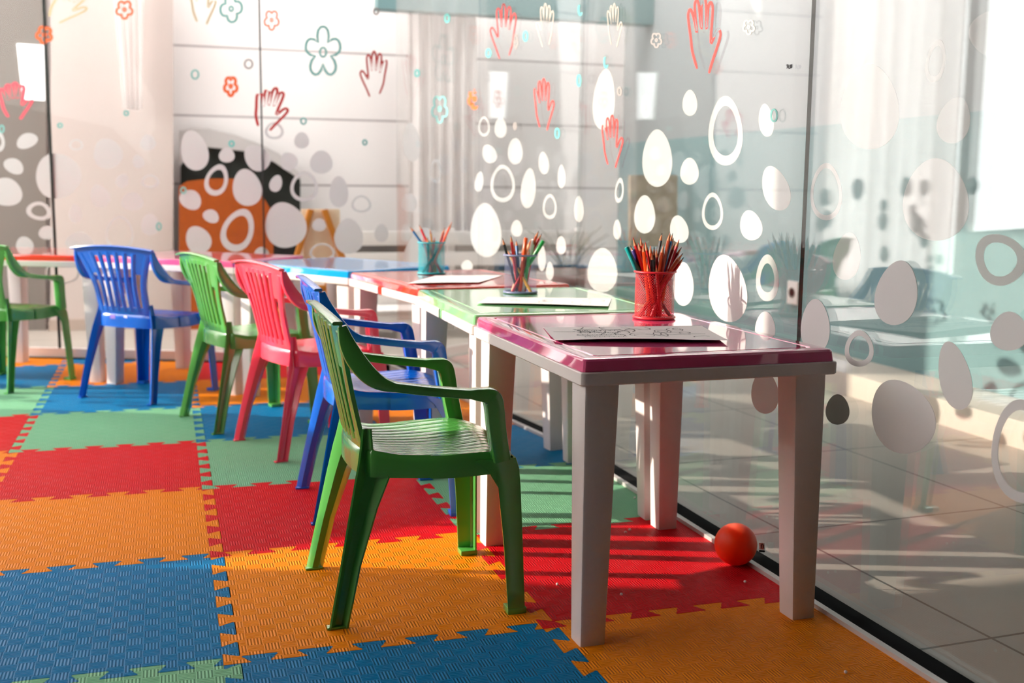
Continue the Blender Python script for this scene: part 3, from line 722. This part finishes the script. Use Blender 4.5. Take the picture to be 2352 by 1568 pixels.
def pencils(cup, base, lst, cupname):
    cnt = {}
    for it in lst: cnt[it[2]] = cnt.get(it[2], 0) + 1
    seen = {}
    rn = random.Random(len(lst) * 3 + 1)
    for px, py, col, kind in sorted(lst, key=lambda q: q[0]):
        idx = seen.get(col, 0); seen[col] = idx + 1
        dep = (base - CP).dot(CFW)
        d = ray(px, py); dd = dep + (rn.uniform(-.026, .026) if kind != 'f' else -.030)
        T = CP + d * (dd / d.dot(CFW)); t = T - base; H = max(t.z, .05); t2 = Vector((t.x, t.y)); L_ = max(t2.length, .001)
        s = (CH / H - .031 / L_) / max(1 - CH / H, .05) if H > CH else 0.3
        s = max(min(s, .034 / L_), .1 * rn.random()); s = min(s, .033 / L_)
        b = Vector((-t2.x * s + rn.uniform(-.016, .016), -t2.y * s + rn.uniform(-.012, .012), .0045))
        b2 = Vector((b.x, b.y)); b2 *= min(1, .0335 / max(b2.length, .001)); b.x, b.y = b2.x, b2.y
        tip = Vector((t.x, t.y, H)); ax = (tip - b); ln = ax.length; q = ax.to_track_quat('Z', 'Y')
        pen = empty('marker' if kind == 'm' else 'pencil', base + b); pen.rotation_mode = 'QUATERNION'; pen.rotation_quaternion = q
        nn = 'marker pen' if kind == 'm' else 'pencil'
        of = '' if cnt[col] == 1 else (', %s of its %s %ss' % (ORD[min(idx, 8)], col, 'pen') if idx < cnt[col] - 1 or cnt[col] == 2 and idx == 0 else ', rightmost of its %s pens' % col)
        tag(pen, '%s %s standing in the %s mesh cup%s' % (col, nn, cupname, of), 'pencil' if kind != 'm' else 'marker', 'pencils in the %s cup' % cupname)
        m = M_pc[col]; r = .0036
        if kind == 'm':
            r = .0046; bm = bmesh.new(); lathe(bm, [(.0002, 0), (r * .9, 0), (r, .001), (r, ln * .62), (r * .96, ln * .62)], 14); obj('barrel', bm, m, pen)
            bm = bmesh.new(); lathe(bm, [(r * 1.02, ln * .62), (r * 1.12, ln * .625), (r * 1.05, ln - .002), (r * .8, ln), (.0002, ln)], 14); obj('cap', bm, m, pen)
        else:
            cone = .017; bm = bmesh.new(); lathe(bm, [(.0002, 0), (r * .9, 0), (r, .0006), (r, ln - cone), (r * .9, ln - cone + .0005)], 6); obj('shaft', bm, m, pen, 20)
            bm = bmesh.new(); lathe(bm, [(r * .97, ln - cone), (r * .30, ln - .0052)], 10); obj('wood_tip', bm, M_wood, pen, 60)
            bm = bmesh.new(); lathe(bm, [(r * .31, ln - .0053), (.0002, ln)], 8); obj('lead', bm, M_pc['black'] if kind == 'k' else m, pen, 60)
Z = lambda x, y: (1400 + x / 5.227, 510 + y / 5.227)
c1, p1 = make_cup(1502, 731, (196, 38, 46), 'red', 'front pink')
pencils(c1, p1, [(*Z(*a), c_, k_) for a, c_, k_ in [((203,298),'teal','m'),((214,366),'teal','p'),((280,180),'red','p'),((247,275),'black','p'),((285,330),'purple','m'),((342,242),'red','p'),((372,184),'red','p'),((404,250),'orange','f'),((430,236),'red','p'),((492,278),'orange','p'),((537,292),'black','p'),((562,315),'crimson','p'),((512,345),'black','f'),((632,126),'black','p'),((650,264),'brown','p'),((728,120),'brown','p'),((760,128),'blue','k'),((772,182),'tan','k'),((790,238),'crimson','p'),((757,285),'yellow','fk'),((838,204),'pink','p'),((868,298),'crimson','k'),((884,368),'brown','k'),((894,418),'red','k'),((452,478),'orange','f'),((560,515),'red','f'),((700,330),'black','p'),((610,360),'red','p')]], 'red')
c2, p2 = make_cup(1195, 673, (112, 118, 156), 'blue', 'pale green', .89)
Z2 = lambda x, y: (900 + x / 5.88, 490 + y / 5.88)
pencils(c2, p2, [(*Z2(*a), c_, k_) for a, c_, k_ in [((1492,328),'black','p'),((1560,500),'yellow','p'),((1606,290),'red','k'),((1680,350),'blue','p'),((1812,330),'orange','m'),((1885,340),'tan','p'),((1915,350),'white','m'),((1952,265),'red','k'),((1986,228),'brown','k'),((2026,266),'red','k'),((2050,368),'green','m'),((1770,440),'orange','p'),((1860,480),'green','p'),((1640,420),'black','p')]], 'blue')
c3, p3 = make_cup(991, 629, (40, 178, 190), 'teal', 'red')
pencils(c3, p3, [(*Z2(*a), c_, k_) for a, c_, k_ in [((242,175),'blue','k'),((366,150),'red','k'),((465,310),'tan','p'),((485,320),'black','p'),((515,205),'yellow','p'),((580,320),'pink','p'),((718,185),'brown','p'),((812,115),'orange','p'),((742,265),'purple','p'),((745,320),'black','p'),((420,330),'red','p')]], 'teal')

# ------------------------------------------------------------------ colouring sheets
def sheet(corners, lift, label, lines, seed):
    """corners: far-left, far-right, near-right, near-left pixels on the table"""
    q = [at_z(x, y, TZ + .001) for x, y in corners]; rn = random.Random(seed)
    o = q[3].copy()
    def S(u, v, d=0.0):
        p = q[3] * (1 - u) * (1 - v) + q[2] * u * (1 - v) + q[1] * u * v + q[0] * (1 - u) * v
        z = lift * (1 - v) ** 2 * (.35 + .65 * math.sin(math.pi * min(1, u * .9 + .05))) + lift * .5 * max(0, u - .8) * 3 * (1 - v) + .0006
        return Vector((p.x - o.x, p.y - o.y, z + d))
    bm = bmesh.new(); nu, nv = 24, 14; rows = [[[bm.verts.new(S(i / nu, j / nv, k)) for i in range(nu + 1)] for j in range(nv + 1)] for k in (0, .0004)]
    for k in (0, 1):
        for j in range(nv):
            for i in range(nu): bm.faces.new((rows[k][j][i], rows[k][j][i + 1], rows[k][j + 1][i + 1], rows[k][j + 1][i]))
    rim = [(0, i) for i in range(nu + 1)] + [(j, nu) for j in range(1, nv + 1)] + [(nv, i) for i in range(nu - 1, -1, -1)] + [(j, 0) for j in range(nv - 1, 0, -1)]
    for a, b in zip(rim, rim[1:] + rim[:1]):
        bm.faces.new((rows[0][a[0]][a[1]], rows[0][b[0]][b[1]], rows[1][b[0]][b[1]], rows[1][a[0]][a[1]]))
    s = obj('colouring_sheet', bm, M_paper); s.location = (o.x, o.y, TZ + .0002)
    tag(s, label, 'paper', 'colouring sheets on the tables')
    bm = bmesh.new()
    for pts, w in lines:
        pts = smooth2(pts, 5) if len(pts) > 2 else pts
        L_ = []
        for i, p in enumerate(pts):
            a = pts[max(i - 1, 0)]; b = pts[min(i + 1, len(pts) - 1)]; dx, dy = (b[0] - a[0]) * .31, (b[1] - a[1]) * .24; h = math.hypot(dx, dy) or 1
            nx, ny = -dy / h * w * 1.3 / .31, dx / h * w * 1.3 / .24
            L_.append((bm.verts.new(S(min(1, max(0, p[0] + nx)), min(1, max(0, p[1] + ny)), .0007)), bm.verts.new(S(min(1, max(0, p[0] - nx)), min(1, max(0, p[1] - ny)), .0007))))
        for a, b in zip(L_, L_[1:]): bm.faces.new((a[0], a[1], b[1], b[0]))
    d = obj('printed_drawing', bm, M_ink, s); d['label'] = 'black line drawing printed on the sheet'
    return s
def doodle(seed, n, box_, w):
    rn = random.Random(seed); out = []
    for i in range(n):
        x = rn.uniform(box_[0], box_[2]); y = rn.uniform(box_[1], box_[3]); a = rn.uniform(0, 6.28); pts = [(x, y)]; turn = rn.uniform(-.9, .9)
        for k in range(rn.randint(4, 8)):
            a += turn + rn.uniform(-.3, .3); x += .026 * math.cos(a); y += .05 * math.sin(a); pts.append((min(.97, max(.03, x)), min(.95, max(.05, y))))
        out.append((pts, w))
    return out
def loops(cx, cy_, rx, ry, w, a0=0, a1=6.4): return ([(cx + rx * math.cos(a0 + (a1 - a0) * i / 12), cy_ + ry * math.sin(a0 + (a1 - a0) * i / 12)) for i in range(13)], w)
art = doodle(3, 26, (.14, .1, .92, .85), .0010) + [loops(.70, .62, .05, .12, .0007), loops(.70, .62, .03, .07, .0006), loops(.66, .4, .04, .16, .0007), loops(.73, .36, .07, .2, .0007, .5, 4), loops(.79, .74, .05, .1, .0007, 2, 7), loops(.55, .3, .06, .1, .0006), loops(.28, .7, .05, .08, .0006)]
for r_ in range(4):                                                     # rows of short strokes at the left of the sheet
    for k in range(9): art.append(loops(.2 + .028 * k, .2 + .17 * r_, .010, .035, .0006, 0, 4.5))
sheet([(1248, 752), (1612, 748), (1672, 787), (1275, 785)], .006, 'colouring sheet with bold black line art on the front pink table', art, 1)
sheet([(1120, 682), (1405, 685), (1397, 706), (1095, 698)], .004, 'white colouring sheet lying on the pale green table', doodle(9, 18, (.15, .1, .9, .85), .0005), 2)
sheet([(1000, 633), (1155, 632), (1100, 650), (935, 652)], .003, 'white curled sheet of paper lying on the red table with the teal cup', doodle(12, 8, (.3, .2, .8, .8), .0004), 3)

# ------------------------------------------------------------------ ball and crumbs
bm = bmesh.new(); bmesh.ops.create_uvsphere(bm, u_segments=48, v_segments=32, radius=.040)
b_ = obj('ball', bm, mat('ball_red', (255, 70, 18), .45, .4, .05, 80, 0, 0, 0, .9)); pb = at_z(1688, 1296, 0.0); b_.location = (pb.x, pb.y, .0400)
tag(b_, 'glossy red plastic ball on the red mat beside the glass', 'ball')
for px, py in ((1427, 1367), (1711, 1338), (1446, 1218), (1437, 1224), (1280, 1344), (1458, 1145), (1942, 1546)):
    q = at_z(px, py, 0); bm = bmesh.new(); bmesh.ops.create_icosphere(bm, subdivisions=2, radius=.0026); o = obj('foam_bead', bm, M_paper); o.location = (q.x, q.y, .0024)
    tag(o, 'tiny white foam bead lying on the mats', 'bead', 'white foam beads on the mats')

# ------------------------------------------------------------------ beyond the glass
def flat(name, pts, Y, th, m, parent=None):
    """upright panel standing at depth Y (mat units), outline from pixels, th thick"""
    bm = bmesh.new(); prism(bm, [at_y(x, y, Y * U) for x, y in pts], Vector((0, th, 0))); return obj(name, bm, m, parent, 30)
gz = lambda px, Y: (px, 433 + (1.4033 - ZF) / ((Y + 3.26) * 1.0) * 0)
def foot(px, Y):
    """pixel row where the outside floor meets depth Y"""
    lo, hi = 440, 1500
    for _ in range(40):
        mid = (lo + hi) / 2
        if at_y(px, mid, Y * U).z > ZF * U: lo = mid
        else: hi = mid
    return lo
def down(pts, Y):
    """close an outline on the floor"""
    return pts + [(pts[-1][0], foot(pts[-1][0], Y)), (pts[0][0], foot(pts[0][0], Y))]
al = empty('alcove', at_y(560, foot(560, 8.7), 8.7 * U)); tag(al, 'dark arched alcove in the white wall behind the back glass', 'alcove')
def child_world(o, par):
    o.parent = par; o.matrix_parent_inverse = Matrix.Translation(par.location).inverted(); return o
M_alcove = mat('alcove_dark', (44, 46, 42), .8, .2, .3, 30, .2)  # dark mottled colour of the flat panel filling the arch
child_world(flat('opening', down([(415, 380), (440, 345), (480, 338), (560, 347), (630, 372), (690, 412)], 8.72), 8.72, .06, M_alcove), al)
child_world(flat('hood', [(412, 300), (445, 294), (480, 296), (540, 310), (600, 332), (640, 352), (690, 400), (690, 412), (630, 372), (560, 347), (480, 338), (440, 345), (412, 385)], 8.66, .1, mat('hood_grey', (196, 190, 188), .6, .3, .1, 40, .04)), al)
wb_ = flat('wooden_panel', down([(411, 428), (430, 416), (480, 410), (535, 410), (580, 430), (606, 455), (628, 490)], 8.3), 8.3, .03, mat('orange_wood', (172, 80, 20), .45, .4, .2, 40, .22)); tag(wb_, 'orange wooden panel with a rounded top standing in front of the dark alcove', 'panel')
pil = flat('pillar', down([(116, -160), (398, -160)], 8.5), 8.5, .12, M_beige); pil.name = 'trim_60'; struct(pil, 'beige pillar behind the back glass')
sk = flat('trim_61', down([(112, foot(112, 8.48) - 26), (402, foot(402, 8.48) - 26)], 8.48), 8.48, .015, mat('skirting', (186, 168, 156), .6)); struct(sk, 'tan skirting at the foot of the beige pillar')
gd = flat('door_1', down([(-160, -160), (106, -160)], 8.6), 8.6, .05, M_grey); struct(gd, 'grey door seen through the back glass')
m_lit, N_, L_ = newmat('daylight_pane'); N_['Principled BSDF'].inputs['Emission Color'].default_value = (1, 1, 1, 1); N_['Principled BSDF'].inputs['Emission Strength'].default_value = 1.1
pn = flat('window_8', [(38, 100), (100, 104), (103, 231), (52, 228)], 8.58, .01, m_lit); struct(pn, 'bright window in the grey door')
M_sheer = frosted('sheer_curtain', (250, 246, 245), .08, .7)
def curtain(name, pts_bottom, z0, z1, m, label, amp=.03, folds=9, group=None, taper=1.0):
    a, b = Vector(pts_bottom[0]), Vector(pts_bottom[1]); d = b - a; n = Vector((-d.y, d.x, 0)).normalized(); bm = bmesh.new(); G = []
    N_ = folds * 12; c_ = (a + b) / 2
    for j in range(13):
        z = z0 + (z1 - z0) * j / 12; tp = taper + (1 - taper) * (j / 12)
        row = []
        for i in range(N_ + 1):
            f = i / N_; p = c_ + (a + d * f - c_) * tp + n * (amp * math.sin(f * folds * 2 * math.pi) + amp * .4 * math.sin(f * folds * 4.6 + 1)); row.append(bm.verts.new((p.x, p.y, z)))
        G.append(row)
    for j in range(12):
        for i in range(N_): bm.faces.new((G[j][i], G[j][i + 1], G[j + 1][i + 1], G[j + 1][i]))
    bmesh.ops.solidify(bm, geom=bm.faces[:], thickness=.001)
    o = obj(name, bm, m, None, 80); tag(o, label, 'curtain', group); return o
curtain('curtain', ((XW * U + .06, 6.5 * U, 0), (XW * U + .06, 8.95 * U, 0)), .02, 4.95 * U, M_sheer, 'white sheer curtain over the left window, mirrored in the right glass', .035, 9)
curtain('fill_diffuser', ((XW * U + .03, -1.3 * U, 0), (XW * U + .03, 1.8 * U, 0)), 2.1 * U, 5.0 * U, M_sheer, 'translucent sheet added over the near left opening to spread fill light', .002, 4)  # unseen diffuser added to brighten things from the left
a_ = at_y(940, 400, 8.45 * U); b2_ = at_y(1092, 400, 8.45 * U)
curtain('curtain', ((a_.x, a_.y, 0), (b2_.x, b2_.y, 0)), .06, 4.9 * U, mat('reflection_white', (250, 246, 245), .8, .2), 'white pleated sheet added in place of a curtain reflection, behind the teal pencil cup', .03, 6)  # added cloth standing in for the left curtains' reflection
a_ = at_y(248, 250, 8.2 * U); b2_ = at_y(360, 250, 8.2 * U)
curtain('curtain', ((a_.x, a_.y, 0), (b2_.x, b2_.y, 0)), at_y(315, 252, 8.2 * U).z, 4.9 * U, M_sheer, 'white tapering sheet added in place of a window reflection, in front of the beige pillar', .008, 4, None, .4)  # added sheet standing in for a window mirrored in the back glass
# slatted white bench
bn = empty('slatted_bench', P2(3.6, 7.7, ZF)); tag(bn, 'long white slatted bench behind the glass past the pencil cups', 'bench')
for k in range(4):
    bm = bmesh.new(); box(bm, (-.75, -.01, .12 + .105 * k), (.75, .01, .19 + .105 * k), .003); obj('slat', bm, M_plain, bn)
bm = bmesh.new(); box(bm, (-.74, .052, .1), (.74, .06, .5)); obj('gap_shade', bm, M_grey, bn)  # added sheet; its grey puts shade between the slats
for sx in (-.7, 0, .7):
    bm = bmesh.new(); box(bm, (sx - .02, .012, 0), (sx + .02, .05, .52), .003); obj('post', bm, M_plain, bn)
bm = bmesh.new(); box(bm, (-.75, -.30, .115), (.75, -.012, .14), .004); obj('seat', bm, M_plain, bn)
for sx in (-.7, .7):
    bm = bmesh.new(); box(bm, (sx - .02, -.29, 0), (sx + .02, -.25, .115), .003); obj('leg', bm, M_plain, bn)
# potted spiky plant
pp = empty('potted_plant', P2(4.35, 6.3, ZF)); tag(pp, 'grey potted plant with thin spiky leaves behind the glass', 'plant')
bm = bmesh.new(); lathe(bm, [(.001, 0), (.06, 0), (.085, .36), (.09, .37), (.078, .37), (.07, .3), (.001, .3)], 24); obj('pot', bm, mat('grey_pot', (120, 118, 116), .6), pp)
bm = bmesh.new(); rn = random.Random(2)
for k in range(22):
    a = rn.uniform(0, 6.28); le = rn.uniform(.14, .3); d = Vector((math.cos(a), math.sin(a), 0)); sd_ = Vector((-d.y, d.x, 0)); lean = rn.uniform(.1, .8)
    path = [Vector((0, 0, .3)) + d * (.02 + le * lean * t * t) + Vector((0, 0, le * t * (1 - .25 * lean * t))) for t in (0, .25, .5, .75, 1)]
    sweep(bm, path, [[(-w, -.001), (w, -.001), (w, .001), (-w, .001)] for w in (.009, .01, .008, .005, .001)], side=sd_)
obj('leaves', bm, mat('leaf_grey', (112, 112, 96), .5), pp)
# beige stone panel on the back wall, right of the bench
sp_ = flat('stone_panel', [(1448, 402), (1556, 402), (1556, 566), (1448, 566)], 7.1, .03, mat('rough_stone', (176, 160, 136), .8, .2, 1.0, 18, .5)); tag(sp_, 'rough beige stone panel on the wall behind the glass', 'panel')
# wooden easel behind the back glass
M_pine = mat('pine', (240, 214, 182), .5, .3, .1, 40, .1); M_amber = mat('amber_wood', (206, 128, 44), .5, .3, .1, 40, .1)
ez = empty('easel', P2(2.12, 6.7, ZF)); tag(ez, 'small wooden easel with a pale board standing behind the back glass', 'easel')
for p0, p1 in (((-.24, -.12, 0), (-.03, 0, .62)), ((.24, -.12, 0), (.03, 0, .62)), ((-.10, .22, 0), (-.01, .03, .60)), ((.10, .22, 0), (.01, .03, .60))):
    bm = bmesh.new(); sweep(bm, [Vector(p0), Vector(p1)], rrect(.026, .026, .004, 2), up=Vector((0, 1, 0))); obj('leg', bm, M_amber, ez)
bm = bmesh.new(); box(bm, (-.07, -.075, .30), (.10, -.06, .62), .004, mtx=Matrix.Rotation(R(-8), 4, 'X')); obj('board', bm, M_pine, ez)
bm = bmesh.new(); box(bm, (-.2, -.13, .27), (.2, -.10, .295), .003); obj('ledge', bm, M_amber, ez)
# power outlet on the teal wall
po = at_y(1822, 672, 3.0 * U); d_ = ray(1822, 672); po = CP + d_ * ((XR * U - .03 - CP.x) / d_.x)
ot = empty('wall_outlet', po); tag(ot, 'white power outlet on the teal wall right of the glass seam', 'outlet')
bm = bmesh.new(); box(bm, (-.006, -.042, -.05), (.006, .042, .05), .004); obj('plate', bm, M_leg, ot)
bm = bmesh.new(); lathe(bm, [(.001, 0), (.022, 0), (.022, .004), (.018, .004), (.016, -.002), (.001, -.002)], 20); bmesh.ops.rotate(bm, verts=bm.verts[:], cent=(0, 0, 0), matrix=Matrix.Rotation(R(-90), 3, 'Y')); bmesh.ops.translate(bm, verts=bm.verts[:], vec=(-.006, 0, 0)); obj('socket', bm, M_grey, ot)
# teal beam high across the far side
bm = bmesh.new(); box(bm, (2.95 * U, 8.2 * U, 3.2 * U), (XR * U, 8.4 * U, 3.5 * U)); struct(obj('trim_62', bm, M_teal), 'teal beam across the far wall')
